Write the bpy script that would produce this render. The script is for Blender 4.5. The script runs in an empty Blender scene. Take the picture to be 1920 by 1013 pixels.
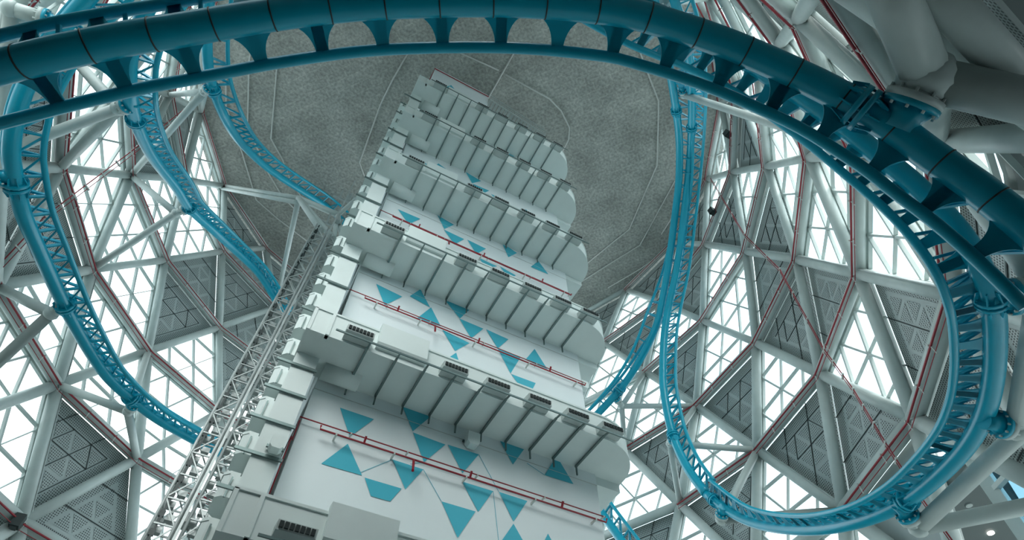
import bpy, math, random
from mathutils import Vector, Matrix
random.seed(4)
C = bpy.context.scene.collection
# ---------------------------------------------------------------- units
S = 1.3                      # metres per survey unit
EYE = 1.6
def W(p): return Vector((p[0]*S, p[1]*S, p[2]*S+EYE))
# ---------------------------------------------------------------- camera
FPX, CX, CY = 1092.0, 960.0, 506.5
RR_ = Matrix(((0.88140, 0.38974, 0.26820), (-0.47305, 0.73451, 0.48654), (-0.00737, -0.55551, 0.83148)))
q = RR_.to_quaternion(); q.normalize(); RM = q.to_matrix()
cd = bpy.data.cameras.new('camera'); cam = bpy.data.objects.new('camera', cd); C.objects.link(cam)
cd.sensor_width = 36; cd.lens = FPX/1920*36; cd.clip_start = .1; cd.clip_end = 2000
cr, cdn, cf = RM.col[0], RM.col[1], RM.col[2]
m = Matrix.Identity(4)
for r in range(3):
    m[r][0] = cr[r]; m[r][1] = -cdn[r]; m[r][2] = -cf[r]
m.translation = (0, 0, EYE); cam.matrix_world = m
bpy.context.scene.camera = cam
sc = bpy.context.scene
sc.view_settings.view_transform = 'Standard'; sc.view_settings.look = 'None'
sc.view_settings.exposure = 0.08; sc.view_settings.gamma = 1.0; sc.view_settings.use_curve_mapping = False
sc.cycles.max_bounces = 8; sc.cycles.diffuse_bounces = 4; sc.cycles.transparent_max_bounces = 24
sc.cycles.use_denoising = True
def ray(p): return (RM @ Vector((p[0]-CX, p[1]-CY, FPX))).normalized()
def proj(P):
    c = RM.transposed() @ Vector(P)
    return (CX+FPX*c.x/c.z, CY+FPX*c.y/c.z) if c.z > 0 else (1e6, 1e6)
AX = Vector((4.124, 13.59))
def cylpt(p, r):
    w = ray(p); a = w.x*w.x+w.y*w.y; b = -(w.x*AX.x+w.y*AX.y); c = AX.length_squared-r*r
    d = max(0, b*b-a*c); return w*((-b+math.sqrt(d))/a)
def zpt(p, z): w = ray(p); return w*(z/w.z)
def ypt(p, y): w = ray(p); return w*(y/w.y)
# ---------------------------------------------------------------- world
SKY = 2.6
wd = bpy.data.worlds.new('sky'); sc.world = wd; wd.use_nodes = True
nt = wd.node_tree; nt.nodes.clear()
out = nt.nodes.new('ShaderNodeOutputWorld'); bg = nt.nodes.new('ShaderNodeBackground')
tc = nt.nodes.new('ShaderNodeTexCoord'); no = nt.nodes.new('ShaderNodeTexNoise'); no.inputs['Scale'].default_value = 2.2; no.inputs['Detail'].default_value = 4
ra = nt.nodes.new('ShaderNodeValToRGB'); ra.color_ramp.elements[0].position = .40; ra.color_ramp.elements[0].color = (.66, .84, .93, 1)
ra.color_ramp.elements[1].position = .60; ra.color_ramp.elements[1].color = (.90, .945, .94, 1)
nt.links.new(tc.outputs['Generated'], no.inputs['Vector']); nt.links.new(no.outputs['Fac'], ra.inputs['Fac'])
nt.links.new(ra.outputs['Color'], bg.inputs['Color']); bg.inputs['Strength'].default_value = SKY
nt.links.new(bg.outputs[0], out.inputs[0])
# hazy sun added behind the camera to brighten the tower front
sl = bpy.data.lights.new('fill_sun', 'SUN'); sl.energy = 6.0; sl.angle = math.radians(50); sl.color = (1.0, .99, .96)
so = bpy.data.objects.new('fill_sun', sl); C.objects.link(so); so.location = (-20, -60, 70)
so.rotation_euler = Vector((.26, .76, -.56)).to_track_quat('-Z', 'Y').to_euler()
# ---------------------------------------------------------------- materials
def mat(name, col, rough=.5, metal=0, spec=.5, noise=0, nscale=3, bump=0):
    mt = bpy.data.materials.new(name); mt.use_nodes = True; n = mt.node_tree; b = n.nodes['Principled BSDF']
    b.inputs['Base Color'].default_value = (*col, 1); b.inputs['Roughness'].default_value = rough; b.inputs['Metallic'].default_value = metal
    b.inputs['Specular IOR Level'].default_value = spec
    if noise or bump:
        t = n.nodes.new('ShaderNodeTexCoord'); x = n.nodes.new('ShaderNodeTexNoise'); x.inputs['Scale'].default_value = nscale; x.inputs['Detail'].default_value = 5
        n.links.new(t.outputs['Object'], x.inputs['Vector'])
        if noise:
            r = n.nodes.new('ShaderNodeMapRange'); r.inputs['From Min'].default_value = .3; r.inputs['From Max'].default_value = .7
            r.inputs['To Min'].default_value = 1-noise; r.inputs['To Max'].default_value = 1+noise
            v = n.nodes.new('ShaderNodeVectorMath'); v.operation = 'SCALE'; v.inputs[0].default_value = col
            n.links.new(x.outputs['Fac'], r.inputs['Value']); n.links.new(r.outputs[0], v.inputs['Scale']); n.links.new(v.outputs[0], b.inputs['Base Color'])
        if bump:
            u = n.nodes.new('ShaderNodeBump'); u.inputs['Strength'].default_value = bump; u.inputs['Distance'].default_value = .05
            n.links.new(x.outputs['Fac'], u.inputs['Height']); n.links.new(u.outputs[0], b.inputs['Normal'])
    return mt
M = dict(
    steel=mat('painted steel', (.56, .63, .61), .42, noise=.05, nscale=1.5),
    blue=mat('blue coaster paint', (.003, .37, .52), .3, noise=.05, nscale=1),
    duct=mat('white duct insulation', (.72, .80, .78), .55, noise=.04, nscale=.8, bump=.15),
    core=mat('white tower paint', (.80, .87, .88), .6, noise=.025, nscale=.5),
    teal=mat('turquoise wall paint', (.05, .47, .60), .5),
    red=mat('red pipe paint', (.30, .014, .026), .4),
    dark=mat('dark fittings', (.03, .045, .045), .5),
    grille=mat('dark grille opening', (.02, .03, .03), .8),
    diff=mat('shaded white diffuser', (.50, .565, .55), .5),  # shading of the diffusers put into a greyer base colour
    galv=mat('galvanised strut', (.16, .22, .215), .35, .6),
    lift=mat('silver grey lift steel', (.48, .52, .51), .4, .2, noise=.1, nscale=4),
    conduit=mat('conduit', (.58, .60, .57), .5),
    sheet=mat('grey sheet', (.43, .485, .475), .5),
    joint=mat('dark panel joint', (.04, .055, .055), .7),
    soffit=mat('dark soffit', (.10, .13, .13), .6),
    carpet=mat('dark carpet', (.012, .018, .02), .95),
    floor=mat('floor tiles', (.62, .67, .66), .5, noise=.1, nscale=.3),
)
# concrete ceiling
M['concrete'] = mt = mat('rough concrete', (.37, .38, .35), .85, noise=.22, nscale=.35, bump=.3)
n = mt.node_tree; b = n.nodes['Principled BSDF']
src = b.inputs['Base Color'].links[0].from_socket
t = n.nodes.new('ShaderNodeTexCoord'); v2 = n.nodes.new('ShaderNodeTexVoronoi'); v2.inputs['Scale'].default_value = 1.1; v2.feature = 'DISTANCE_TO_EDGE'
n3 = n.nodes.new('ShaderNodeTexNoise'); n3.inputs['Scale'].default_value = 5; n3.inputs['Detail'].default_value = 8
br = n.nodes.new('ShaderNodeTexBrick'); br.inputs['Scale'].default_value = .35; br.inputs['Mortar Size'].default_value = .012
br.inputs['Color1'].default_value = (1, 1, 1, 1); br.inputs['Color2'].default_value = (.93, .93, .93, 1); br.inputs['Mortar'].default_value = (1.10, 1.10, 1.08, 1)
mp = n.nodes.new('ShaderNodeMapping'); mp.inputs['Rotation'].default_value = (0, 0, .9)
n.links.new(t.outputs['Object'], mp.inputs[0]); n.links.new(mp.outputs[0], br.inputs['Vector']); n.links.new(t.outputs['Object'], n3.inputs['Vector'])
mr = n.nodes.new('ShaderNodeMapRange'); mr.inputs['From Min'].default_value = .3; mr.inputs['From Max'].default_value = .7; mr.inputs['To Min'].default_value = .7; mr.inputs['To Max'].default_value = 1.3
n.links.new(n3.outputs['Fac'], mr.inputs['Value'])
ma = n.nodes.new('ShaderNodeVectorMath'); ma.operation = 'MULTIPLY'; mb = n.nodes.new('ShaderNodeVectorMath'); mb.operation = 'SCALE'
n.links.new(src, ma.inputs[0]); n.links.new(br.outputs['Color'], ma.inputs[1]); n.links.new(ma.outputs[0], mb.inputs[0]); n.links.new(mr.outputs[0], mb.inputs['Scale'])
n.links.new(mb.outputs[0], b.inputs['Base Color'])
# glass: clear pane with a sheen
def glass(name, tint):
    mt = bpy.data.materials.new(name); mt.use_nodes = True; n = mt.node_tree; n.nodes.clear()
    o = n.nodes.new('ShaderNodeOutputMaterial'); tr = n.nodes.new('ShaderNodeBsdfTransparent'); tr.inputs[0].default_value = (*tint, 1)
    gl = n.nodes.new('ShaderNodeBsdfGlossy'); gl.inputs['Roughness'].default_value = .03; mx = n.nodes.new('ShaderNodeMixShader'); mx.inputs[0].default_value = .06
    n.links.new(tr.outputs[0], mx.inputs[1]); n.links.new(gl.outputs[0], mx.inputs[2]); n.links.new(mx.outputs[0], o.inputs[0]); return mt
M['glass'] = glass('window glass', (.90, .93, .93)); M['blueglass'] = glass('blue window glass', (.16, .32, .42))
# perforated sheet: rows of drilled holes from the panel's own uv (uv in survey units)
M['perf'] = mt = mat('perforated sheet', (.43, .485, .475), .5)
n = mt.node_tree; b = n.nodes['Principled BSDF']
uv = n.nodes.new('ShaderNodeUVMap'); sp = n.nodes.new('ShaderNodeVectorMath'); sp.operation = 'SCALE'; sp.inputs['Scale'].default_value = 1/.085
fr = n.nodes.new('ShaderNodeVectorMath'); fr.operation = 'FRACTION'; su = n.nodes.new('ShaderNodeVectorMath'); su.operation = 'SUBTRACT'; su.inputs[1].default_value = (.5, .5, 0)
ln = n.nodes.new('ShaderNodeVectorMath'); ln.operation = 'LENGTH'; lt = n.nodes.new('ShaderNodeMath'); lt.operation = 'LESS_THAN'; lt.inputs[1].default_value = .30
mc = n.nodes.new('ShaderNodeMix'); mc.data_type = 'RGBA'; mc.inputs[6].default_value = (.43, .485, .475, 1); mc.inputs[7].default_value = (.045, .055, .055, 1)
n.links.new(uv.outputs[0], sp.inputs[0]); n.links.new(sp.outputs[0], fr.inputs[0]); n.links.new(fr.outputs[0], su.inputs[0]); n.links.new(su.outputs[0], ln.inputs[0])
n.links.new(ln.outputs['Value'], lt.inputs[0]); n.links.new(lt.outputs[0], mc.inputs[0]); n.links.new(mc.outputs[2], b.inputs['Base Color'])
lamp = bpy.data.materials.new('lamp lens'); lamp.use_nodes = True; bb = lamp.node_tree.nodes['Principled BSDF']
bb.inputs['Emission Color'].default_value = (1, .95, .85, 1); bb.inputs['Emission Strength'].default_value = 6; M['lamp'] = lamp
# ---------------------------------------------------------------- mesh helpers (all in survey units)
class MB:
    def __init__(s): s.v = []; s.f = []; s.mi = []; s.sm = []; s.uv = {}
    def face(s, pts, mi=0, uvs=None, smooth=False):
        b0 = len(s.v); s.v += [Vector(p) for p in pts]; s.f.append(list(range(b0, b0+len(pts)))); s.mi.append(mi); s.sm.append(smooth)
        if uvs: s.uv[len(s.f)-1] = uvs
    def hull(s, pts, faces, mi=0, smooth=False):
        b0 = len(s.v); s.v += [Vector(p) for p in pts]
        for f in faces: s.f.append([b0+i for i in f]); s.mi.append(mi); s.sm.append(smooth)
    def box(s, a, b, mi=0):
        x0, y0, z0 = a; x1, y1, z1 = b
        s.hull([(x0,y0,z0),(x1,y0,z0),(x1,y1,z0),(x0,y1,z0),(x0,y0,z1),(x1,y0,z1),(x1,y1,z1),(x0,y1,z1)],
               [(0,3,2,1),(4,5,6,7),(0,1,5,4),(1,2,6,5),(2,3,7,6),(3,0,4,7)], mi)
    def bar(s, p, q, w, h, up=(0,0,1), mi=0):
        p = Vector(p); q = Vector(q); d = (q-p).normalized(); u = Vector(up)
        if abs(d.dot(u)) > .98: u = Vector((1,0,0))
        a = d.cross(u).normalized()*w/2; c = a.cross(d).normalized()*h/2
        s.hull([p-a-c,p+a-c,p+a+c,p-a+c,q-a-c,q+a-c,q+a+c,q-a+c],[(0,3,2,1),(4,5,6,7),(0,1,5,4),(1,2,6,5),(2,3,7,6),(3,0,4,7)], mi)
    def prism(s, poly, vec, mi=0):
        n = len(poly); vec = Vector(vec); P = [Vector(p) for p in poly]+[Vector(p)+vec for p in poly]
        s.hull(P, [tuple(range(n))[::-1], tuple(range(n,2*n))]+[(i,(i+1)%n,n+(i+1)%n,n+i) for i in range(n)], mi)
    def sweep(s, pts, r, n=12, mi=0, caps=True):
        pts = [Vector(p) for p in pts]; m = len(pts); b0 = len(s.v)
        rs = r if isinstance(r, (list, tuple)) else [r]*m
        t0 = (pts[1]-pts[0]).normalized(); u = t0.orthogonal().normalized()
        for i in range(m):
            t = (pts[min(i+1,m-1)]-pts[max(i-1,0)]).normalized()
            u = (u-t*u.dot(t)).normalized(); w = t.cross(u)
            for k in range(n):
                a = 2*math.pi*k/n; s.v.append(pts[i]+(u*math.cos(a)+w*math.sin(a))*rs[i])
        for i in range(m-1):
            for k in range(n):
                k2 = (k+1)%n; s.f.append([b0+i*n+k,b0+i*n+k2,b0+(i+1)*n+k2,b0+(i+1)*n+k]); s.mi.append(mi); s.sm.append(True)
        if caps:
            s.f.append([b0+k for k in range(n)][::-1]); s.mi.append(mi); s.sm.append(False)
            s.f.append([b0+(m-1)*n+k for k in range(n)]); s.mi.append(mi); s.sm.append(False)
    def tube(s, p, q, r, n=12, mi=0): s.sweep([p, q], r, n, mi)
    def mesh(s, name, mats, loc, conv=True):
        me = bpy.data.meshes.new(name)
        vs = [(W(p)-loc) if conv else p*S for p in s.v]
        me.from_pydata([tuple(v) for v in vs], [], s.f)
        for k in mats: me.materials.append(M[k])
        me.polygons.foreach_set('material_index', s.mi); me.polygons.foreach_set('use_smooth', s.sm)
        if s.uv:
            ul = me.uv_layers.new(name='UVMap')
            for fi, us in s.uv.items():
                for li, u in zip(me.polygons[fi].loop_indices, us): ul.data[li].uv = u
        me.update(); return me
    def build(s, name, mats, parent=None, loc=None, **props):
        if isinstance(mats, str): mats = [mats]
        if parent is not None: L = ABS[parent.name]
        else:
            if loc is None:
                ws = [W(v) for v in s.v]; n = len(ws); loc = sum(ws, Vector())/n; loc.z = min(w.z for w in ws)
            L = loc
        o = bpy.data.objects.new(name, s.mesh(name, mats, L)); C.objects.link(o)
        if parent is not None: o.parent = parent
        else: o.location = L
        ABS[o.name] = L.copy()
        for k, v in props.items(): o[k] = v
        return o
ABS = {}
def empty(name, p, label, cat, group=None, kind=None):
    o = bpy.data.objects.new(name, None); C.objects.link(o); o.location = W(p); o.empty_display_size = .3
    o['label'] = label; o['category'] = cat
    if group: o['group'] = group
    if kind: o['kind'] = kind
    ABS[o.name] = W(p); return o
ORD = ['first','second','third','fourth','fifth','sixth','seventh','eighth','ninth','tenth','eleventh','twelfth','thirteenth','fourteenth']
# ---------------------------------------------------------------- shell geometry
ZK = [34.9, 30.51, 25.8, 21.31, 16.69, 12.25, 7.8, 3.3]
RK = [16.0, 15.58, 15.39, 15.41, 15.2, 15.25, 15.3, 15.3]
PH = -1.92
def node(k, i, dr=0, dz=0):
    a = math.radians(18*i+(9 if k%2 else 0)+PH); r = RK[k]+dr
    return Vector((AX.x+r*math.cos(a), AX.y+r*math.sin(a), ZK[k]+dz))
def near(px, py, k=None):
    best = None
    for kk in (range(8) if k is None else [k]):
        for i in range(20):
            x, y = proj(node(kk, i)); d = math.hypot(x-px, y-py)
            if best is None or d < best[0]: best = (d, kk, i)
    return node(best[1], best[2])
def tri(k, t, i):
    if t == 'U': return [(k,i%20),(k,(i+1)%20),(k+1,(i if k%2 == 0 else i+1)%20)]
    return [(k+1,i%20),(k+1,(i+1)%20),(k,((i+1) if k%2 == 0 else i)%20)]
SOLID = {(0,'U'):[0,19,1,17,6,7,5], (0,'D'):[19,17,6,8,1+0,5], (1,'U'):[0,19,18,17,6,5,8,15], (1,'D'):[7,6,5,9],
         (2,'U'):[0,18,6,7,5,15], (2,'D'):[18,15], (3,'U'):[0,19,18,9,8,15,1], (3,'D'):[18,9,10,1+1],
         (4,'U'):[0,1,19,7,9], (4,'D'):[18,17,6,15,14], (5,'U'):[17,16,15,6,7,14,13], (5,'D'):[17,15,7,6,14]}
SOLID[(0,'D')] = [19,17,6,8,5]
for k_ in (0, 1, 2):  # near-side panels out of view closed to cut light from behind the camera
    for t_ in 'UD': SOLID[(k_, t_)] = SOLID[(k_, t_)]+[11, 12, 13, 14]
for t_ in 'UD':
    for k_ in (3, 4): SOLID[(k_, t_)] = SOLID[(k_, t_)]+[14]
for t_ in 'UD': SOLID[(5, t_)] = SOLID[(5, t_)]+[13, 14]
PLAIN = {(5,'U',18)}; OPEN = {(5,'D',18)}
LEFT = [5,6,7,8,9,10,11,12]; RIGHT = [2,1,0,19,18,17,16,15,14,13]
SPAN = {0:(5,13,14,21), 1:(5,13,14,21), 2:(5,13,14,21), 3:(5,13,14,21), 4:(5,12,13,21), 5:(6,12,13,19)}
def inspan(k, i):
    s = SPAN[k]; return s[0] <= i <= s[1] or s[2] <= i <= s[3] or s[2] <= i+20 <= s[3]
def where(i):
    i %= 20
    if i in LEFT: return ORD[LEFT.index(i)], 'left'
    if i in RIGHT: return ORD[RIGHT.index(i)], 'right'
    return ORD[13], 'left'
TIER = ['top', 'second', 'third', 'fourth', 'fifth', 'sixth', 'seventh']
def lerp(a, b, t): return a*(1-t)+b*t
wn = 0
ribs = {}
for k in range(6):
    for t in 'UD':
        for i in range(20):
            if not inspan(k, i) or (k, t, i) in OPEN: continue
            ids = tri(k, t, i)
            for a in range(3): ribs[tuple(sorted((ids[a], ids[(a+1)%3])))] = 1
            dr = .36
            A, B, D = [node(kk, ii, dr) for kk, ii in ids]
            nrm = (B-A).cross(D-A).normalized(); cen = (A+B+D)/3
            if nrm.dot(Vector((AX.x, AX.y, cen.z))-cen) < 0: nrm = -nrm        # nrm looks inwards
            od, side = where(i); pdn = 'pointing down' if t == 'U' else 'pointing up'
            if i in SOLID.get((k, t), []) or (k, t, i) in PLAIN:
                plain = (k, t, i) in PLAIN
                mb = MB()
                sh = .975
                T3 = [cen+(p-cen)*sh for p in (A, B, D)]
                ex = (T3[1]-T3[0]).normalized(); ey = nrm.cross(ex)
                U = lambda p: ((p-cen).dot(ex), (p-cen).dot(ey))
                def fan(P, mi, off):
                    P = [p+nrm*off for p in P]
                    if (P[1]-P[0]).cross(P[2]-P[0]).dot(nrm) < 0: P = P[::-1]
                    mb.face(P, mi, [U(p) for p in P])
                if plain:
                    fan(T3, 0, 0)
                else:
                    fan(T3, 1, 0)
                    inn = [cen+(p-cen)*.66 for p in T3]
                    fan(inn, 0, .012)
                    inn2 = [cen+(p-cen)*.60 for p in T3]
                    g = lambda a, b_: inn2[0]+(inn2[1]-inn2[0])*a/3+(inn2[2]-inn2[0])*b_/3
                    for a in range(3):
                        for b_ in range(3-a):
                            cs = [[g(a,b_), g(a+1,b_), g(a,b_+1)]]
                            if a+b_ < 2: cs.append([g(a+1,b_), g(a+1,b_+1), g(a,b_+1)])
                            for c3 in cs:
                                cc = sum(c3, Vector())/3; fan([cc+(p-cc)*.74 for p in c3], 1, .024)
                # backing thickness
                mb.face([p-nrm*.06 for p in T3], 0)
                for a in range(3):
                    p, q_ = T3[a], T3[(a+1)%3]; mb.face([p, q_, q_-nrm*.06, p-nrm*.06], 0)
                lab = ('plain grey' if plain else 'grey perforated')+' triangle '+pdn+', '+TIER[k]+' tier under ceiling, '+od+' '+side+' of the tower'
                o = mb.build('perforated_panel' if not plain else 'plain_panel', ['sheet', 'perf'], label=lab, category='wall panel', group='triangular wall panels of the shell')
                if not plain:
                    jb = MB()
                    L = lambda a, b_: T3[0]+(T3[1]-T3[0])*a/3+(T3[2]-T3[0])*b_/3
                    jw = .03
                    for p, q_ in ((L(1,0), L(1,2)), (L(2,0), L(2,1))) if (i+k)%2 else ((L(0,1), L(2,1)), (L(0,2), L(1,2))):
                        jb.bar(p+nrm*.03, q_+nrm*.03, jw, .02, nrm)
                    if t == 'U' :
                        for p, q_ in ((g(0,0),g(3,0)),(g(0,0),g(0,3)),(g(1,0),g(1,2)),(g(2,0),g(2,1)),(g(0,1),g(2,1)),(g(1,0),g(0,1))):
                            jb.bar(p+nrm*.035, q_+nrm*.035, jw*.9, .02, nrm)
                    jb.build('panel_joint', ['joint'], o)
            else:
                wn += 1
                cat = 'window'
                o = empty('window_%d' % wn, cen, 'clear glass triangle '+pdn+', '+TIER[k]+' tier under ceiling, '+od+' '+side+' of the tower', cat, 'triangular glass panes of the shell', 'structure')
                pb = MB(); pb.face([A, B, D]); pb.build('pane', ['glass'], o)
                fb = MB(); L = lambda a, b_: A+(B-A)*a/3+(D-A)*b_/3
                mw = .085
                for a in (1, 2):
                    fb.bar(L(a,0)+nrm*.06, L(a,3-a)+nrm*.06, mw, .12, nrm); fb.bar(L(0,a)+nrm*.06, L(3-a,a)+nrm*.06, mw if t == 'D' else .04, .12, nrm)
                    fb.bar(L(a,0)+nrm*.06, L(0,a)+nrm*.06, mw if t == 'U' else .04, .12, nrm)
                for p, q_ in ((A,B),(B,D),(D,A)):
                    inw = (cen-(p+q_)/2).normalized()*.09
                    fb.bar(p+inw+nrm*.05, q_+inw+nrm*.05, .12, .14, nrm)
                fb.build('window_frame', ['steel'], o)
tn = 0
for (a, b_) in ribs:
    tn += 1
    p, q_ = node(*a), node(*b_); k = min(a[0], b_[0]); lo = max(a[0], b_[0])
    r = .185 if k < 3 else (.215 if k < 5 else .25)
    mb = MB(); mb.tube(p, q_, r, 16)
    i = min(a[1], b_[1]) if abs(a[1]-b_[1]) < 10 else max(a[1], b_[1]); od, side = where(i)
    if a[0] == b_[0]:
        lab = 'pale grey horizontal steel tube, '+TIER[k]+' ring under ceiling, '+od+' '+side+' of the tower'
    else:
        da = ((18*b_[1]+(9 if b_[0]%2 else 0))-(18*a[1]+(9 if a[0]%2 else 0))+180)%360-180
        if a[0] > b_[0]: da = -da
        lab = 'pale grey steel brace leaning '+('left' if da > 0 else 'right')+', '+TIER[k]+' tier under ceiling, '+where(a[1] if a[0] < b_[0] else b_[1])[0]+' '+where(a[1] if a[0] < b_[0] else b_[1])[1]+' of tower'
    mb.build('trim_%d' % tn, ['steel'], kind='structure', label=lab, category='steel tube', group='steel tubes of the shell')
# ---------------------------------------------------------------- ceiling, floor
cm = MB(); ring = [Vector((AX.x+16.7*math.cos(math.radians(18*i+PH)), AX.y+16.7*math.sin(math.radians(18*i+PH)), 35.0)) for i in range(20)]
cm.prism(ring, (0, 0, .8)); cm.build('ceiling', ['concrete'], kind='structure', label='rough grey concrete ceiling slab at the top of the shell', category='ceiling')
fm = MB(); fm.box((-45,-40,-1.35),(55,65,-1.23)); fm.build('floor', ['floor'], kind='structure', label='grey floor far below the white tower', category='floor')
fm = MB(); fm.prism([(9.5*math.cos(a*math.pi/24), -2+9.5*math.sin(a*math.pi/24), -1.225) for a in range(48)], (0, 0, .02)); fm.build('floor', ['carpet'], kind='structure', label='round dark carpet disc added on the floor to dim the overhead track', category='floor')  # unseen dark disc, added to stop floor bounce reaching the track above
CONDUITS = [[(770,90),(736,150),(714,195),(674,305),(684,332)], [(842,90),(935,132)], [(970,88),(915,185)], [(948,140),(1030,185),(1052,208),(1068,240),(1066,262),(1054,285)],
            [(1190,70),(1208,120),(1235,190),(1232,310),(1180,430),(1155,450),(1100,495)], [(478,60),(467,115),(464,235),(500,320),(530,370),(560,400)],
            [(520,118),(508,260),(530,300),(548,345),(600,420),(625,440)], [(424,140),(424,200),(455,290),(480,375),(520,410),(575,452)],
            [(1265,340),(1200,460),(1135,500),(1080,535)], [(1290,420),(1235,480),(1200,505),(1140,540)], [(1330,140),(1318,260),(1310,330),(1240,440)]]
for j, pl in enumerate(CONDUITS):
    mb = MB(); mb.sweep([zpt(p, 34.93) for p in pl], .045, 8)
    mb.build('ceiling_conduit', ['conduit'], label='thin conduit bending across the concrete ceiling, '+['beside the tower top on its left','short one above the tower top','straight one ending at the tower catwalk','curling round the catwalk','long one right of the tower','second in from the left rim','third in from the left rim','nearest the left rim','low one by the right rim','lowest one by the right rim','nearest the right rim'][j], category='conduit', group='conduits on the ceiling')
# ---------------------------------------------------------------- sprinkler rings on the shell
def DZ(k): return -.3 if k == 0 else -.15
def ring_pipe(k, idx, lab):
    e = empty('sprinkler_pipe', node(k, idx[0], -.3), lab, 'pipe', 'red sprinkler pipes along the shell')
    pts = []
    for a, b_ in zip(idx[:-1], idx[1:]):
        for s_ in range(6): pts.append(lerp(node(k, a, -.3, DZ(k)), node(k, b_, -.3, DZ(k)), s_/6))
    pts.append(node(k, idx[-1], -.3, DZ(k)))
    mb = MB(); mb.sweep(pts, .026 if k < 3 else .034, 8); mb.build('main_pipe', ['red'], e)
    mb = MB(); mb.sweep([p+Vector((0, 0, -.22)) for p in pts], .014, 6); mb.build('branch_pipe', ['red'], e)
    for p in pts[::2]:
        mb = MB(); d = (Vector((AX.x, AX.y, p.z))-p).normalized()
        mb.bar(p+d*.06+Vector((0,0,.05)), p-d*.3+Vector((0,0,.05)), .04, .04); mb.bar(p+Vector((0,0,-.3)), p+Vector((0,0,.06)), .03, .03)
        mb.build('pipe_bracket', ['conduit'], e)
for k in range(6):
    T_ = ['top','second','third','fourth','fifth','sixth'][k]
    l = [i for i in range(SPAN[min(k,5)][0], SPAN[min(k,5)][1]+2)]; r = [i for i in range(SPAN[min(k,5)][2], SPAN[min(k,5)][3]+1)]
    ring_pipe(k, l, 'red sprinkler pipe along the '+T_+' steel ring, left of the tower')
    ring_pipe(k, r, 'red sprinkler pipe along the '+T_+' steel ring, right of the tower')
def riser_pipe(pl, rr, lab):
    pts = [cylpt(p, rr) for p in pl]
    e = empty('sprinkler_riser', pts[-1], lab, 'pipe', 'slanting red sprinkler risers')
    for off, nm, r_ in ((0, 'main_pipe', .022), (.10, 'branch_pipe', .014)):
        mb = MB(); mb.sweep([p+Vector((off, off, 0)) for p in pts], r_, 8); mb.build(nm, ['red'], e)
    for a, b_ in zip(pts[:-1], pts[1:]):
        for s_ in (0, .33, .66):
            p = lerp(a, b_, s_); mb = MB(); mb.bar(p-Vector((.05,.05,0)), p+Vector((.16,.16,0)), .06, .06); mb.build('pipe_clip', ['conduit'], e)
riser_pipe([(1332,334),(1396,440),(1462,505),(1545,655),(1600,730),(1660,830),(1725,930),(1790,1020)], 14.6, 'thin red riser slanting down across the shell right of the tower')
riser_pipe([(345,205),(245,285),(160,348),(85,405),(0,495)], 14.6, 'thin red riser slanting across the shell at the left')
def tray(nodes, lab):
    P = [near(*n_) for n_ in nodes]; e = empty('cable_tray', P[0], lab, 'cable tray', 'cable trays on the shell braces')
    for a, b_ in zip(P[:-1], P[1:]):
        c_ = (a+b_)/2; w_ = (Vector((AX.x, AX.y, c_.z))-c_).normalized()
        mb = MB(); off = w_*.1+Vector((0, 0, .2)); sd = (b_-a).normalized().cross(w_)*.13
        mb.bar(a+off, b_+off, .26, .02, w_); mb.bar(a+off+sd, b_+off+sd, .02, .09, w_); mb.bar(a+off-sd, b_+off-sd, .02, .09, w_); mb.build('tray_run', ['lift'], e)
tray([(1316,460),(1395,476),(1490,492),(1612,517),(1779,558)], 'pale cable tray slanting across the shell, right of the tower, upper one')
tray([(1200,692),(1300,756),(1417,841),(1580,1000)], 'pale cable tray slanting across the shell, right of the tower, lower one')
tray([(172,504),(104,721),(47,976)], 'pale cable tray running down the shell at the left edge')
def jbox(p, r_, lab):
    c_ = cylpt(p, r_); mb = MB(); mb.box(c_-Vector((.16,.16,.24)), c_+Vector((.16,.16,.2))); mb.box(c_-Vector((.1,.1,.3)), c_+Vector((.1,.1,-.24))); mb.bar(c_, c_+(c_-Vector((AX.x,AX.y,c_.z))).normalized()*.5, .06, .06)
    mb.build('control_box', ['dark'], label=lab, category='control box', group='dark control boxes on the sprinkler pipes')
jbox((1364,251), 15.1, 'black box on a red pipe right of the ceiling rim, upper one')
jbox((1335,396), 15.0, 'black box on a red pipe right of the ceiling rim, lower one')
jbox((34,977), 14.9, 'dark box on the red pipe at the lower left corner')
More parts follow.
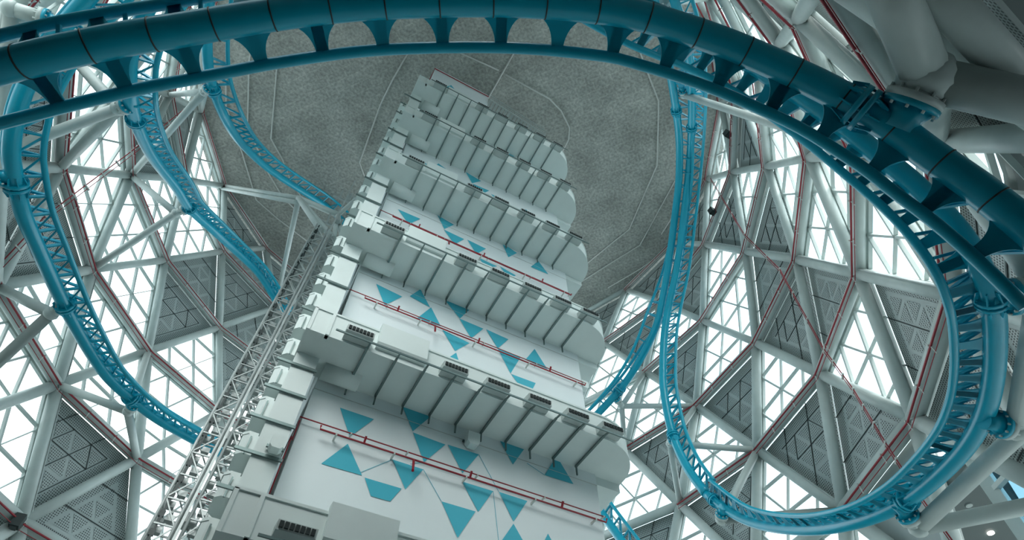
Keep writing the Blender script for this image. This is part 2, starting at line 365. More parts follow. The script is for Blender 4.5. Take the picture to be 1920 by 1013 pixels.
# ---------------------------------------------------------------- coaster tracks
def catmull(P, n=10):
    out = []; m_ = len(P)
    for i in range(m_-1):
        p0 = P[max(i-1,0)]; p1 = P[i]; p2 = P[i+1]; p3 = P[min(i+2,m_-1)]
        for j in range(n):
            t = j/n; out.append(.5*((2*p1)+(p2-p0)*t+(2*p0-5*p1+4*p2-p3)*t*t+(3*p1-p0-3*p2+p3)*t**3))
    out.append(P[-1]); return out
def smooth_pts(pts, n=2):
    for _ in range(n):
        pts = [pts[0]]+[(pts[i-1]+pts[i]*2+pts[i+1])/4 for i in range(1, len(pts)-1)]+[pts[-1]]
    return pts
def track(label, ctrl, side, spacing, style='lattice', sr=.2, rr=.078, hg=.5, h=.38, joints=(), name='coaster_track'):
    """ctrl: (px, py, r or -t, alpha)"""
    P = []; AL = []
    for px, py, d, a in ctrl:
        P.append(cylpt((px, py), d) if d > 0 else ray((px, py))*(-d)); AL.append(Vector((a, 0, 0)))
    pts = smooth_pts(catmull(P, 10), 14); al = [v.x for v in catmull(AL, 10)]
    # resample evenly
    Ls = [0]
    for i in range(1, len(pts)): Ls.append(Ls[-1]+(pts[i]-pts[i-1]).length)
    def samp(L_):
        j = 0
        lo, hi = 0, len(Ls)-1
        while hi-lo > 1:
            mid = (lo+hi)//2
            if Ls[mid] <= L_: lo = mid
            else: hi = mid
        t = min(max((L_-Ls[lo])/(Ls[hi]-Ls[lo]), 0), 1)
        return pts[lo].lerp(pts[hi], t), al[lo]*(1-t)+al[hi]*t
    def frame(L_):
        p, a = samp(L_); e = .15
        t = (samp(min(L_+e, Ls[-1]))[0]-samp(max(L_-e, 0))[0]).normalized()
        v = p.normalized(); v = (v-t*v.dot(t)).normalized(); s_ = t.cross(v).normalized()*side
        up = v*math.cos(math.radians(a))+s_*math.sin(math.radians(a)); lat = up.cross(t).normalized()
        return p, t, up, lat
    N_ = max(8, int(Ls[-1]/.25)); F = [frame(Ls[-1]*i/N_) for i in range(N_+1)]
    base = min(pts, key=lambda v: v.z)
    e = empty(name, base, label, 'coaster track', 'blue coaster track runs')
    mb = MB(); mb.sweep([f[0] for f in F], sr, 20); mb.build('spine_tube', ['blue'], e)
    for sg in (-1, 1):
        mb = MB(); mb.sweep([f[0]+f[2]*h+f[3]*hg*sg for f in F], rr, 12); mb.build('rail', ['blue'], e)
    # one crosstie mesh: local x lateral, y tangent, z up
    tb = MB(); L_ = math.hypot(hg, h)
    for sg in (-1, 1):
        d = Vector((sg*hg, 0, h)).normalized(); nn = Vector((-d.z*sg, 0, d.x*sg))
        if style == 'yoke':
            ns = 8; s0, s1 = sr*.75, L_-rr*.6; top = []
            for j in range(ns+1):
                u = j/ns; hw = spacing*.47-(spacing*.47-.09)*math.sqrt(max(0, 1-(1-u)**2)); top.append((s0+(s1-s0)*u, hw))
            for j in range(ns):
                (a0, w0), (a1, w1) = top[j], top[j+1]
                q_ = [d*a0+Vector((0,-w0,0)), d*a1+Vector((0,-w1,0)), d*a1+Vector((0,w1,0)), d*a0+Vector((0,w0,0))]
                tb.prism([p-nn*.015 for p in q_], nn*.03)
            tb.bar(d*sr*.8-nn*0, d*(L_-.03)-nn*.0, .03, .16, (0, 1, 0))
        else:
            tb.bar(d*sr*.8, d*(L_-.02), .09, .05, (0, 1, 0))
            if style == 'lattice': tb.bar(d*sr*.85+Vector((0, spacing*.82, 0)), d*(L_-.04)+Vector((0, .04, 0)), .05, .05, (0, 0, 1))
    tb.bar((-hg, 0, h), (hg, 0, h), .07, .07)
    if style == 'yoke': tb.bar((-hg*.9, spacing*.4, h*.9), (hg*.9, .0, h*.9), .05, .05)
    tme = tb.mesh('crosstie', ['blue'], Vector(), conv=False)
    nt_ = int(Ls[-1]/spacing); cnt = 0; extra = MB()
    for j in range(nt_):
        p, t, up, lat = frame((j+.5)*spacing)
        o = bpy.data.objects.new('crosstie', tme); C.objects.link(o); o.parent = e
        mm = Matrix.Identity(4)
        for r_ in range(3): mm[r_][0] = lat[r_]; mm[r_][1] = t[r_]; mm[r_][2] = up[r_]
        mm.translation = W(p)-ABS[e.name]; o.matrix_local = mm
        cnt += 1
        if cnt >= 100: break
    for (px, py) in joints:
        j = min(range(len(F)), key=lambda q_: math.hypot(proj(F[q_][0])[0]-px, proj(F[q_][0])[1]-py))
        p, t = F[j][0], F[j][1]
        mb = MB()
        mb.tube(p-t*.10, p-t*.02, sr*1.45, 20); mb.tube(p+t*.02, p+t*.10, sr*1.45, 20)
        for q_ in range(8):
            a = math.pi*q_/4; w_ = t.orthogonal().normalized(); w2 = t.cross(w_); dd = (w_*math.cos(a)+w2*math.sin(a))
            mb.bar(p-t*.3+dd*sr, p-t*.1+dd*sr*1.35, .02, .06, t); mb.bar(p+t*.3+dd*sr, p+t*.1+dd*sr*1.35, .02, .06, t)
            mb.tube(p-t*.15+dd*sr*1.25, p+t*.15+dd*sr*1.25, .02, 6)
        mb.build('flange_joint', ['blue'], e)
    # dark cable wraps round the near spine
    return e, F
def wraps(e, F, every, sr=.2):
    mb = MB()
    for j in range(2, len(F)-2, every):
        p, t = F[j][0], F[j][1]; mb = MB(); mb.tube(p-t*.010, p+t*.010, sr*1.03, 20); mb.build('cable_tie', ['dark'], e)
T1, F1 = track('wide blue coaster track sweeping overhead across the whole top, nearest the camera',
    [(-160,165,-10.4,22),(0,126,-9.9,22),(117,97,-9.6,22),(250,70,-9.5,22),(320,60,-9.4,21),(445,38,-9.3,20),(565,20,-9.2,20),(715,6,-9.2,20),(960,2,-9.2,24),(1140,18,-9.4,30),(1211,32,-9.5,38),(1357,79,-9.7,48),(1496,140,-9.8,54),(1552,167,-9.8,56),(1600,194,-9.8,56),(1690,250,-9.8,56),(1742,290,-9.8,56),(1830,350,-9.7,56),(1920,422,-9.6,56),(2030,520,-9.5,56)],
    -1, .88, 'yoke', sr=.215, rr=.085, hg=.52, joints=[(1600,194)])
wraps(T1, F1, 3, .215)
T2, F2 = track('blue coaster track curving down the far left edge beside the perforated panels',
    [(235,-80,-19,36),(146,17,-19.3,36),(85,95,-19.6,36),(38,187,-19.5,36),(21,273,-19.6,38),(27,330,-19.9,40),(43,400,-20.5,44),(71,463,-21.4,48),(99,526,-22.4,54),(130,590,11.5,62),(166,653,11.5,70),(202,706,11.5,80),(250,750,11.5,90),(300,788,11.5,95),(373,829,11.5,95),(415,850,11.5,95)],
    1, .62, 'lattice', joints=[(30,350),(88,590),(250,750)])
T3, F3 = track('blue coaster track midmost of three left of the tower, ending behind the lift',
    [(330,-60,-19.5,40),(283,5,-19.5,40),(256,60,-19.8,42),(243,115,-20.2,44),(244,175,-20.8,46),(253,222,-22,50),(284,292,-24.5,56),(332,352,-27.5,62),(354,390,-29,66),(398,430,11.5,70),(445,473,11.4,75),(490,517,11.3,80),(519,566,11.3,80),(538,592,11.3,80)],
    1, .62, 'lattice', joints=[(246,230),(354,390)])
T4, F4 = track('thin blue coaster track against the concrete ceiling, left of the tower top',
    [(400,-60,-25,45),(390,20,-25.2,45),(388,75,-25.4,45),(391,130,-25.8,45),(404,180,-26.6,50),(430,237,-28,55),(461,278,10.5,60),(505,318,10.4,60),(556,352,10.2,60),(613,388,10,60),(648,420,9.6,60)],
    1, .95, 'ladder', sr=.19, h=.46, joints=[(396,170)])
T5, F5 = track('blue coaster track on the right of the tower that branches off down to the left',
    [(1215,-60,-26,50),(1232,30,-26.5,50),(1250,100,-28,50),(1264,180,-30,50),(1274,260,12,50),(1273,340,12,50),(1266,400,12,48),(1254,495,12,30),(1243,558,12,0),(1233,605,12,-40),(1212,653,12,-70),(1180,708,12,-80),(1150,745,12,-85),(1112,785,12,-90),(1080,815,12,-90)],
    1, .80, 'ladder', sr=.19, h=.44, joints=[(1270,205),(1165,730)])
T6, F6 = track('long steep blue coaster track right of the tower, beside the branching one',
    [(1240,-60,-26,50),(1272,20,-26.5,50),(1290,90,-27.5,50),(1297,160,-29.2,50),(1297,240,12.6,50),(1292,316,12.5,50),(1283,400,12.4,50),(1271,495,12.3,50),(1257,560,12.2,52),(1246,621,12.1,56),(1243,700,12,58),(1245,735,12,58),(1254,788,12,58),(1267,832,12,60),(1291,882,12,62),(1325,927,12,66)],
    1, .62, 'lattice', sr=.19, joints=[(1297,240),(1262,818)])
T7, F7 = track('big blue coaster loop curving along the lower right in front of the shell',
    [(1325,927,12,66),(1373,963,12,70),(1430,986,12,78),(1520,994,12,84),(1615,977,12,86),(1694,943,12.3,78),(1757,895,12.6,68),(1814,835,12.9,60),(1848,772,13.1,52),(1862,709,-13.8,50),(1866,650,-13.1,50),(1864,590,-12.5,50),(1855,545,-12,50),(1839,501,-11.8,50),(1814,457,-11.7,50),(1782,415,-11.7,50),(1720,350,-11.8,50),(1640,285,-12,50),(1560,222,-12.3,50),(1480,168,-12.7,50),(1400,115,-13,50),(1300,70,-13.4,50),(1200,35,-14,50),(1080,-30,-14.5,50)],
    1, .50, 'yoke', sr=.175, rr=.075, hg=.46, h=.34, joints=[(1340,940),(1858,560),(1700,938)])
T8, F8 = track('short piece of blue coaster track peeping out behind the tower bottom right',
    [(1085,895,12.2,60),(1110,935,12,60),(1135,972,12,60),(1168,1018,12,60),(1205,1070,12,60)], 1, .8, 'lattice', sr=.19)
# ---------------------------------------------------------------- track supports
def ptd(px, py, d): return cylpt((px, py), d) if d > 0 else ray((px, py))*(-d)
def support(label, hub, fl, arms, r=.16, ff=1.5, back=.3, runs=None):
    best = None
    for F__ in (runs or (F1, F2, F3, F4, F5, F6, F7, F8)):
        for fr_ in F__:
            x, y = proj(fr_[0]); d = math.hypot(x-fl[0], y-fl[1])
            if best is None or d < best[0]-.01: best = (d, fr_[0].length)
    F_ = ray(fl[:2])*(best[1]+.05); H = ray(hub[:2])*(best[1]+back)
    e = empty('track_support', H, label, 'support', 'pale steel arms holding the coaster tracks')
    d = (F_-H).normalized()
    mb = MB(); mb.sweep([H-d*.05, F_-d*.1], r*1.05, 16); mb.sweep([H-d*r*1.2, H-d*r*.6, H, H+d*r*.7], [r*.5, r*1.15, r*1.35, r*1.1], 16); mb.build('hub', ['steel'], e)
    mb = MB(); mb.tube(F_-d*.18, F_-d*.08, r*ff, 20)
    w_ = d.orthogonal().normalized(); w2 = d.cross(w_)
    for q_ in range(10):
        a = 2*math.pi*q_/10; dd = w_*math.cos(a)+w2*math.sin(a); mb.tube(F_-d*.24+dd*r*ff*.9, F_+d*.04+dd*r*ff*.9, .022, 6)
    mb.build('flange', ['steel'], e)
    mb = MB(); mb.tube(F_-d*.08, F_, r*ff, 20); mb.sweep([F_, F_+d*.12, F_+d*.3], [r*1.1, r*.85, r*.95], 16); mb.build('saddle', ['blue'], e)
    for a in arms:
        E_ = a if isinstance(a, Vector) else near(*a)
        mb = MB(); mb.tube(H, E_, r, 16); mb.build('arm', ['steel'], e)
support('massive grey tube hub bolted to the near overhead track, right corner', (1738,148,-10.2), (1703,204,-10.0), [node(5,16), cylpt((2060,222), 15.3), node(6,15)], .29, 1.3, .12)
support('pale support hub on the far left, holding the left track halfway down', (96,588,13.2), (122,572,12.1), [(6,536), (-169,792), node(5,8), ], .17)
support('pale support tube at the top left corner, bolted to the left track', (20,16,-20.0), (90,37,-19.5), [node(3,10), node(4,10), node(4,9)], .17)
support('pale support stub behind the left track at the picture edge', (-30,345,-20.6), (6,334,-20.4), [node(4,9), node(5,9)], .16)
support('long pale support arms reaching the middle track high on the left', (222,203,13.3), (240,197,12.1), [(-64,279), (136,76), (113,316)], .17)
support('pale support arms meeting the middle track halfway down', (330,400,12.6), (350,392,12), [(172,504), (243,330)], .15)
support('pale support cluster holding the thin upper track at the ceiling edge', (383,172,12.4), (392,165,11.1), [(318,160), (243,330), (375,192)], .14)
support('pale support below the left track where it nears the lift', (240,772,12.9), (250,760,11.9), [(104,721), (250,865), (274,661)], .15)
support('pale support tripod at the lower end of the branching track', (1166,762,13), (1156,748,12.3), [(1183,841), (1300,756), (1200,692)], .14)
support('pale support hub at the lower left of the steep right track', (1256,832,13), (1262,826,12.4), [(1417,841), (1276,943), (1300,756)], .14)
support('pale support under the big loop at its lower left', (1352,975,13), (1354,962,12.4), [(1417,841), (1580,952), node(5,19)], .16)
support('pale support bolted under the big loop at its lower right', (1722,990,13.3), (1700,964,12.6), [node(6,17), node(6,18)], .18)
support('pale support bolted to the big loop on its right flank', (1905,803,-13.4), (1872,795,-13.0), [node(6,17), node(6,16)], .18)
support('pale support tube bolted to the big loop at the right edge', (1965,551,-12.4), (1893,557,-12.1), [node(6,16), node(5,16)], .20)
support('long pale support arms holding the twin tracks right of the tower top', (1283,178,13.5), (1280,168,13), [(1383,181), (1619,308)], .16, runs=(F5,))
support('pale support hub at the top edge above the overhead track', (1236,6,13.4), (1250,30,13), [node(1,16), node(2,16)], .2, runs=(F5,))
# ---------------------------------------------------------------- white tower core
XL, XR, YF, YB = .60, 7.84, 10.0, 17.3
tw = empty('tower', (4.2, 13.6, -1.23), 'tall white square tower with turquoise triangles rising to the ceiling', 'tower')
mb = MB(); mb.box((XL, YF, -1.23), (XR, YB, 31.3)); mb.box((XL, YF, 31.3), (4.05, YB, 34.99)); mb.build('wall', ['core'], tw)
# painted triangles: a triangular tiling, some cells painted
mb = MB()
def wt(x, z): return (x, YF-.012, z)
def ptri(pts): 
    P = [wt(*p) for p in pts]
    a = Vector(P[1])-Vector(P[0]); c = Vector(P[2])-Vector(P[0])
    if a.cross(c).y > 0: P = P[::-1]
    mb = MB(); mb.face(P); mb.build('painted_triangle', ['teal'], tw)
ROWS = [[(1.25,8.77),(2.02,8.77),(1.62,8.13)], [(1.62,7.95),(2.06,7.34),(1.23,7.32)], [(2.12,7.31),(2.9,7.32),(2.72,6.97),(2.32,6.96)], [(2.57,9.42),(3.32,9.42),(2.93,8.8)],
        [(2.94,8.77),(3.73,8.74),(3.29,8.10)], [(3.79,8.76),(4.57,8.78),(4.2,8.14)], [(2.60,7.92),(3.30,7.92),(2.98,7.33)], [(3.78,7.31),(4.56,7.32),(4.2,6.63)], [(4.2,7.93),(4.96,7.94),(4.62,7.33)],
        [(5.1,7.97),(5.82,7.97),(5.46,7.36)], [(5.46,7.31),(5.85,6.75),(5.12,6.75)], [(5.04,9.5),(5.84,9.5),(5.46,8.82)], [(6.71,9.53),(7.13,8.85),(6.32,8.83)], [(6.31,7.33),(6.7,6.7),(5.98,6.7)]]
for R_ in ROWS: ptri(R_)
# same artwork on the storeys above, measured from the wall itself
UP = {
 2: [[(705,533),(754,557),(721,573)], [(768,556),(788,543),(806,577)], [(808,577),(781,598),(826,612)], [(835,565),(887,575),(862,598)], [(861,598),(906,617),(883,635)], [(911,618),(953,637),(933,654)], [(829,619),(880,644),(853,659)], [(855,662),(840,672),(861,681)], [(933,655),(976,670),(957,701)], [(1002,655),(985,675),(1026,693)], [(958,702),(1004,719),(998,731),(973,723)]],
 3: [[(746,393),(788,411),(766,421)], [(820,404),(851,422),(833,430)], [(832,431),(870,449),(852,459)], [(876,450),(911,467),(893,477)], [(941,456),(969,475),(953,483)], [(1009,490),(995,501),(1028,515)], [(898,484),(932,500),(910,503)], [(937,500),(967,517),(955,524)]],
 4: [[(779,296),(807,312),(792,317)], [(822,307),(812,313),(851,329)], [(873,323),(902,340),(885,344)], [(886,345),(917,358),(900,366)], [(920,364),(950,378),(935,381)], [(986,393),(976,402),(1000,411)]],
 5: [[(852,234),(880,243),(870,249)], [(942,282),(965,294),(952,295)], [(992,306),(984,312),(1003,320)]],
 6: [[(846,160),(834,164),(857,173)]]}
for st in UP.values():
    for P in st: ptri([(ypt(p, YF).x, ypt(p, YF).z) for p in P])
# thin joint lines in the render
mb = MB()
for z in (9.05, 13.55, 18.05): mb = MB(); mb.bar((XL, YF-.01, z), (XR, YF-.01, z), .006, .012); mb.build('wall_joint', ['conduit'], tw)
for (x0, z0, x1, z1) in ((4.57,8.78,5.1,7.97),(3.3,7.92,3.78,7.31),(4.96,7.94,5.12,6.75),(2.02,7.4,2.6,7.92),(5.85,9.0,6.32,8.83),(3.29,8.1,3.0,7.95)): mb = MB(); mb.bar((x0,YF-.01,z0),(x1,YF-.01,z1),.006,.008); mb.build('wall_joint', ['teal'], tw)
SOF = [4.87, 9.38, 13.87, 18.5, 23.1, 27.5]
DY = 8.75
NAMES = ['lowest, at the picture bottom', 'second from the bottom', 'third from the bottom', 'fourth from the bottom', 'second from the top', 'topmost, just under the ceiling']
# plan outline of the duct wrapping the front and the rounded right corner
def arc(cx_, cy_, r, a0, a1, n): return [(cx_+r*math.cos(math.radians(a0+(a1-a0)*i/n)), cy_+r*math.sin(math.radians(a0+(a1-a0)*i/n))) for i in range(n+1)]
def wedge(mb, x0, x1, s):
    y = DY; prof = [(y+.02, s+.07), (y-.04, s+.05), (y-.30, s+.07), (y-.32, s+.22), (y+.02, s+.27)]
    mb.prism([(x0, a, b_) for a, b_ in prof], (x1-x0, 0, 0))
for j, s in enumerate(SOF):
    hgt = .70
    e = empty('air_duct', (4, 9, s), 'white air duct wrapped round the tower front, '+NAMES[j], 'air duct', 'white air ducts wrapping the tower')
    outl = [(-.03, DY), (7.45, DY)]+arc(7.45, 9.95, 1.18, -90, 0, 12)[1:]+[(8.63, 11.3), (XR+.0, 11.3), (XR, YF), (-.03, YF-.0)]
    mb = MB(); mb.prism([(x, y, s) for x, y in outl], (0, 0, hgt)); 
    mb.prism([(x, y, s+hgt-.02) for x, y in [(-.06, DY-.03), (7.45, DY-.03)]+arc(7.45, 9.95, 1.21, -90, 0, 12)[1:]+[(8.66, 11.3), (XR, 11.3), (XR, YF), (-.06, YF)]], (0, 0, .05))
    mb.box((-.05, DY-.03, s-.02), (.02, YF-.4, s+hgt)); mb.box((.35, DY-.035, s+.0), (.42, DY+.1, s+hgt))
    mb.build('duct_body', ['duct'], e)
    mb = MB()                      # lower box on the right flank and rounded stub on the left
    mb.prism([(7.86, 10.06, s), (8.6, 10.06, s), (8.6, 11.3, s), (7.86, 11.3, s)], (0, 0, -.24)); mb.build('drop_box', ['duct'], e)
    mb = MB(); mb.sweep([(.62, 9.72, s+.02), (1.45, 9.72, s+.02)], .24, 20); mb.build('duct_stub', ['duct'], e)
    mb = MB(); mb.prism([(1.42, a, b_) for a, b_ in ((DY+.02, s+.14), (DY-.08, s+.14), (DY-.15, s+.24), (DY-.15, s+.84), (DY+.02, s+.84))], (1.15, 0, 0)); mb.build('plenum_box', ['duct'], e)
    for gx in ([.7, 2.92, 3.98, 5.06, 6.1, 7.08]):
        d = MB(); wedge(d, gx, gx+.6, s); o = d.build('air_diffuser', ['diff'], e)
        g_ = MB()
        for q_ in range(7): g_.box((gx+.03+q_*.079, DY-.335, s+.10), (gx+.03+q_*.079+.060, DY-.31, s+.20))
        g_.build('grille', ['grille'], o)
    for q_ in range(10):
        x = 1.25+.662*q_
        d = MB(); d.bar((x, DY-.12, s-.04), (x, 9.93, s-.04), .05, .045); d.bar((x, 9.9, s-.3), (x, 9.9, s+0.02), .035, .035); d.bar((x, DY-.12, s-.04), (x, DY-.34, s-.08), .035, .035)
        d.build('hanger_bracket', ['galv'], e)
    d = MB(); d.bar((.5, DY-.34, s-.1), (7.9, DY-.34, s-.1), .03, .04); d.build('front_rail', ['galv'], e)
# risers down the tower's left corner, between the ducts
def riser(z0, z1, lab):
    e = empty('duct_riser', (.2, 10, z0), lab, 'air duct', 'vertical ducts on the tower corner')
    mb = MB(); mb.box((-.03, 9.45, z0), (.42, 11.6, z1)); mb.build('duct_body', ['duct'], e)
    mb = MB(); mb.box((.42, 9.45, z0), (.455, 9.52, z1)); mb.build('edge_strip', ['duct'], e)
    n_ = 5 if z0 < 6.5 else 3
    for q_ in range(n_):
        z = z0+(z1-z0)*(q_+.45)/n_
        d = MB(); d.bar((-.34, 9.41, z), (.5, 9.41, z), .04, .06); d.build('strut', ['galv'], e)
    return e
RN = ['below the lowest duct','between the lowest and second duct','between the second and third duct','between the third and fourth duct','between the fourth and fifth duct','between the fifth and topmost duct']
for j, s in enumerate(SOF):
    z0 = (SOF[j-1]+.75) if j else 1.5
    riser(z0, s, 'white vertical duct on the tower corner, '+RN[j])
# round-cornered nozzle boxes on the left flank
seg = 0
ZN = []
for j in range(len(SOF)):
    a = (SOF[j-1]+.2) if j else 2.0; b_ = SOF[j]+.2 if j else SOF[0]+.2
    n_ = 5 if j < 3 else 4
    for q_ in range(n_): ZN.append((j, q_, n_, a+(b_-a)*(q_+.5)/n_))
for (j, q_, n_, z) in ZN:
    e = empty('nozzle_box', (-.35, 10.4, z), 'white eight-sided air nozzle box, '+ORD[q_]+' up, '+RN[j].replace('duct', 'front duct'), 'air nozzle', 'nozzle boxes on the tower flank')
    c_ = .10; x0, x1, y0, y1 = -.31, -.03, 10.0, 10.7
    pl = [(x0+c_, y0), (x1, y0), (x1, y1), (x0+c_, y1), (x0, y1-c_), (x0, y0+c_)]
    mb = MB(); mb.prism([(x, y, z-.27) for x, y in pl], (0, 0, .44)); 
    mb.prism([(x*1.0-.02, y, z+.17) for x, y in pl], (0, 0, .06)); mb.build('box', ['duct'], e)
    mb = MB(); mb.bar((-.16, y0-.03, z-.3), (-.16, y0-.03, z+.1), .03, .03); mb.build('strap', ['galv'], e)
# red pipes on the front wall
for j, (za, zb) in enumerate(((8.13, 7.93), (12.53, 12.33), (17.0, 16.8), (21.5, 21.3), (26.0, 25.8))):
    e = empty('sprinkler_line', (4, 9.9, zb), 'thin red sprinkler pipe pair on the white tower front, '+['lowest pair','second pair up','third pair up','fourth pair up','topmost pair'][j], 'pipe', 'red pipes on the tower front')
    mb = MB(); mb.sweep([(XL-.06, 11.5, za), (XL-.06, 9.88, za), (7.86, 9.88, za)], .014, 8); mb.build('upper_pipe', ['red'], e)
    mb = MB(); mb.sweep([(.98, 9.8, zb+.09), (.98, 9.8, zb), (7.8, 9.8, zb), (7.83, 9.8, zb+.1)], .020, 8); mb.build('lower_pipe', ['red'], e)
    mb = MB(); mb.sweep([(3.0, 9.8, zb), (2.98, 9.68, zb-.36), (2.95, 9.6, zb-.42)], .028, 8)
    for x in (1.9, 4.3, 6.6): mb.bar((x, 9.8, zb), (x, 9.72, zb+.12), .04, .04)
    mb.build('drop_nozzle', ['red'], e)
    for x in (1.3, 2.55, 4.2, 5.9, 7.5): mb = MB(); mb.box((x, 9.78, zb-.025), (x+.035, 10.0, zb+.02)); mb.build('pipe_bracket', ['conduit'], e); mb = MB(); mb.box((x+.3, 9.86, za-.02), (x+.33, 10.0, za+.015)); mb.build('pipe_bracket', ['conduit'], e)
e = empty('red_drop_pipe', (.5, 10.2, 6), 'thin red pipe running down beside the tower corner duct', 'pipe')
mb = MB(); mb.sweep([(.56, 9.95, 8.1), (.56, 9.95, 7.6), (.52, 9.85, 7.6), (.52, 9.85, 6.3)], .014, 8); mb.build('pipe', ['red'], e)
def speaker(p, lab, s_=.15):
    e = empty('speaker', p, lab, 'speaker', 'small white wall speakers')
    mb = MB(); x, y, z = p; pl = [(x-s_, z-s_*.7), (x-s_*.6, z-s_*1.2), (x+s_*.6, z-s_*1.2), (x+s_, z-s_*.7), (x+s_, z+s_*1.1), (x-s_, z+s_*1.1)]
    mb.prism([(a, y-.14, b_) for a, b_ in pl], (0, .2, 0)); mb.build('housing', ['duct'], e)
    mb = MB(); mb.bar((x-s_*1.3, y+.08, z), (x+s_*1.3, y+.08, z), .05, .05); mb.build('bracket', ['galv'], e)
speaker((4.33, 9.9, 9.0), 'small white speaker on the tower front under the second duct')
speaker((.3, 9.3, 6.9), 'small white speaker on the corner duct at the lower left', .12)
speaker((7.95, 10.1, 12.6), 'small white speaker at the right edge of the tower', .12)
# catwalk at the tower top
e = empty('catwalk', (6, 9.9, 32.6), 'pale steel catwalk with railing at the tower top', 'catwalk')
mb = MB(); mb.bar((4.1, 9.75, 33.6), (7.7, 9.75, 32.4), .06, .16); mb.bar((4.1, 10.6, 33.6), (7.7, 10.6, 32.4), .06, .16); mb.build('stringer', ['lift'], e)
mb = MB()
for q_ in range(18): 
    t = q_/17; x = 4.15+3.5*t; z = 33.6-1.2*t; mb.box((x-.07, 9.75, z-.02), (x+.07, 10.6, z+.02))
mb.build('tread', ['lift'], e)
mb = MB(); mb.bar((4.1, 9.75, 34.35), (7.7, 9.75, 33.2), .05, .05); mb.bar((4.1, 9.75, 34.0), (7.7, 9.75, 32.85), .03, .03); mb.build('handrail', ['lift'], e)
mb = MB()
for q_ in range(34): 
    t = q_/33; x = 4.1+3.6*t; mb.bar((x, 9.75, 33.62-1.2*t), (x, 9.75, 34.35-1.15*t), .022, .022)
mb.build('baluster', ['lift'], e)
mb = MB(); mb.sweep([(XL-.05, 10.8, 34.5), (XL-.05, 9.93, 34.5), (4.05, 9.93, 34.5)], .03, 8)
mb.build('sprinkler_pipe', ['red'], label='thin red pipe along the very top of the white tower', category='pipe')
# ---------------------------------------------------------------- lift columns
def lattice(cx_, cy_, w, z0, z1, step, lab, chain):
    e = empty('lift_truss', (cx_, cy_, z0), lab, 'lift column', 'silver lattice lift columns left of the tower')
    cs = [(cx_-w/2, cy_-w/2), (cx_+w/2, cy_-w/2), (cx_+w/2, cy_+w/2), (cx_-w/2, cy_+w/2)]
    for c_ in cs:
        mb = MB(); mb.tube((*c_, z0), (*c_, z1), .035, 8); mb.build('chord', ['lift'], e)
    mb = MB(); n_ = int((z1-z0)/step)
    for q_ in range(n_):
        za, zb = z0+q_*step, z0+(q_+1)*step
        for a in range(4):
            p, r_ = cs[a], cs[(a+1)%4]
            mb.bar((*p, za), (*r_, za), .035, .035)
            if (q_+a)%2: mb.bar((*p, za), (*r_, zb), .03, .03)
            else: mb.bar((*r_, za), (*p, zb), .03, .03)
    mb.build('lacing', ['lift'], e)
    for q_ in range(min(n_*2, 98)):
        z = z1-(q_+1)*step/2+.1; x = cx_+(.05 if q_%2 else -.07)
        mb = MB(); mb.box((x-.10, cy_-.08, z), (x+.08, cy_+.06, z+step*.22)); mb.build('bracket_plate', ['lift'], e)
    if chain:
        mb = MB(); mb.bar((cx_-w*.28, cy_-w*.45, z0), (cx_-w*.28, cy_-w*.45, z1), .04, .05)
        for q_ in range(int(n_*1.4)):
            z = z0+q_*step/1.4; mb.box((cx_-w*.42, cy_-w*.5, z), (cx_-w*.18, cy_-w*.35, z+.14))
        mb.build('drive_chain', ['dark'], e)
LY = 14.0
ztop = ypt((600, 432), LY).z
lattice(-.080*LY, LY, .46, -1.2, ztop, .62, 'silver lattice lift column farther from the white tower', True)
lattice(-.0385*LY, LY, .32, -1.2, ypt((634, 452), LY).z, .5, 'silver lattice lift column closer to the white tower', False)
for q_ in range(3):
    mb = MB(); x = -.0385*LY+(-.25, .22, .3)[q_]; mb.bar((x, LY-.35, -1.2), (x, LY-.35, 25), .035, .06)
    mb.build('guide_rail', ['lift'], label='slim vertical silver guide rail on the lift column, '+['left one','middle one','right one'][q_], category='rail', group='guide rails of the lift')
e = empty('access_ladder', (.1, 14, -1.2), 'narrow steel access ladder between the lift and the nozzle boxes', 'ladder')
for x in (-.22, .10):
    mb = MB(); mb.bar((x, 14.6, -1.2), (x, 14.6, 27), .05, .05); mb.build('ladder_stile', ['lift'], e)
mb = MB()
for q_ in range(90): mb.bar((-.22, 14.6, -1+q_*.31), (.10, 14.6, -1+q_*.31), .04, .04)
mb.build('rungs', ['lift'], e)
for q_ in range(9):
    z = 5.6+q_*2.35
    mb = MB(); mb.bar((-1.4, LY+.5, z), (XL, LY+.5, z), .09, .09); mb.bar((-1.1, LY, z), (-1.1, LY+.5, z), .07, .07); mb.bar((-.54, LY, z), (-.54, LY+.5, z), .07, .07)
    mb.box((-.85, LY+.05, z-.12), (-.62, LY+.4, z+.12))
    mb.build('lift_bracket', ['lift'], label='short steel bracket tying the lift columns to the tower, '+ORD[q_]+' from the bottom', category='bracket', group='brackets holding the lift')
# portal at the lift top, carrying the thin upper track
hub_ = ypt((560, 372), 15.5); h2 = ypt((634, 403), 14.6)
e = empty('lift_top_frame', hub_, 'pale steel frame at the top of the lift, under the thin upper track', 'frame')
def arm(p, q_, r=.13): 
    mb = MB(); mb.tube(p, q_, r, 14); mb.build('arm', ['steel'], e)
nA = near(430, 342, 0); t1 = Vector((-.080*LY, LY, ztop)); t2 = Vector((-.0385*LY, LY, ypt((634, 452), LY).z))
arm(hub_, nA); arm(hub_+Vector((0, 0, -.4)), nA+Vector((0, 0, -.35)), .11); arm(hub_, t1); arm(hub_, t2, .14); arm(hub_, h2, .14); arm(hub_, near(505, 576, 1), .13)
arm(h2, t2, .1); arm(h2, t2+Vector((.5, 0, -.3)), .1); arm(h2, Vector((XL, 13, 27)), .1)
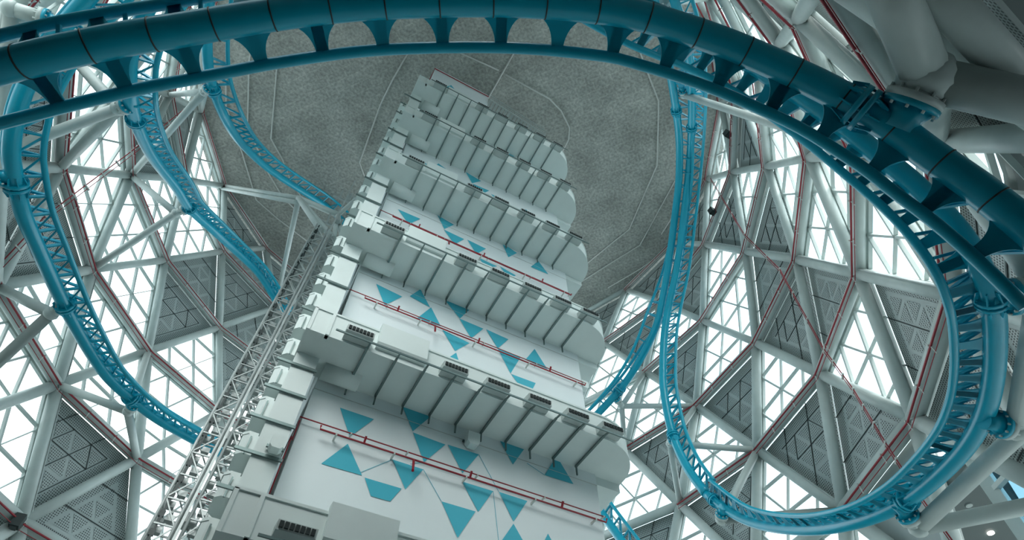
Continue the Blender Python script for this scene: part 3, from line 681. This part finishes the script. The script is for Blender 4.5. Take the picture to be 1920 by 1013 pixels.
# ---------------------------------------------------------------- mall edge beyond the lower right of the shell
mb = MB(); SZ = 10.5
for i in range(1, 34):
    a0, a1 = math.radians(9*i), math.radians(9*i+9); f = lambda a, r: (AX.x+r*math.cos(a), AX.y+r*math.sin(a), SZ)
    mb.prism([f(a0, 15.7), f(a0, 45), f(a1, 45), f(a1, 15.7)], (0, 0, .4))
f = lambda a, r: (AX.x+r*math.cos(math.radians(a)), AX.y+r*math.sin(math.radians(a)), SZ)
mb.prism([f(a, 15.7) for a in range(9, -34, -3)]+[(46.5, 16.2, SZ), f(9, 45)], (0, 0, .4))
mb.build('ceiling', ['soffit'], kind='structure', label='dark flat soffit beyond the shell at the lower right', category='ceiling')
mb = MB()  # unseen ring wall, added to keep horizon light off the overhead track
for i in range(40):
    a0, a1 = 9*i, 9*i+9; g = lambda a, r, z: (AX.x+r*math.cos(math.radians(a)), AX.y+r*math.sin(math.radians(a)), z)
    mb.prism([g(a0, 44, -1.22), g(a0, 44.5, -1.22), g(a1, 44.5, -1.22), g(a1, 44, -1.22)], (0, 0, SZ+1.2))
mb.build('wall_outer', ['soffit'], kind='structure', label='dark wall added out of view to block low sky light round the shell', category='wall')
for px, py in ((1857,999),(1816,947)):
    p = zpt((px, py), SZ); mb = MB(); mb.tube(p+Vector((0,0,-.04)), p+Vector((0,0,.02)), .10, 16); o = mb.build('downlight', ['lamp' if py > 960 else 'sheet'], label=('lit round downlight' if py > 960 else 'unlit round downlight')+' in the dark soffit at the lower right', category='downlight')
pp = [cylpt(p, 15.6) for p in ((1806,822),(1935,905),(1935,1000),(1880,935))]
o = empty('window_%d' % (wn+1), pp[0], 'blue tinted glass pane in the lower right corner below the ring tube', 'window', None, 'structure')
mb = MB(); mb.face(pp); mb.build('pane', ['blueglass'], o)
mb = MB()
mb.bar(cylpt((1790,815), 15.5), cylpt((1945,1035), 15.5), .35, .25); mb.bar(cylpt((1858,925), 15.5), cylpt((1895,885), 15.5), .16, .12); mb.bar(cylpt((1822,832), 15.5), cylpt((1836,872), 15.5), .12, .12)
mb.build('window_frame', ['steel'], o)
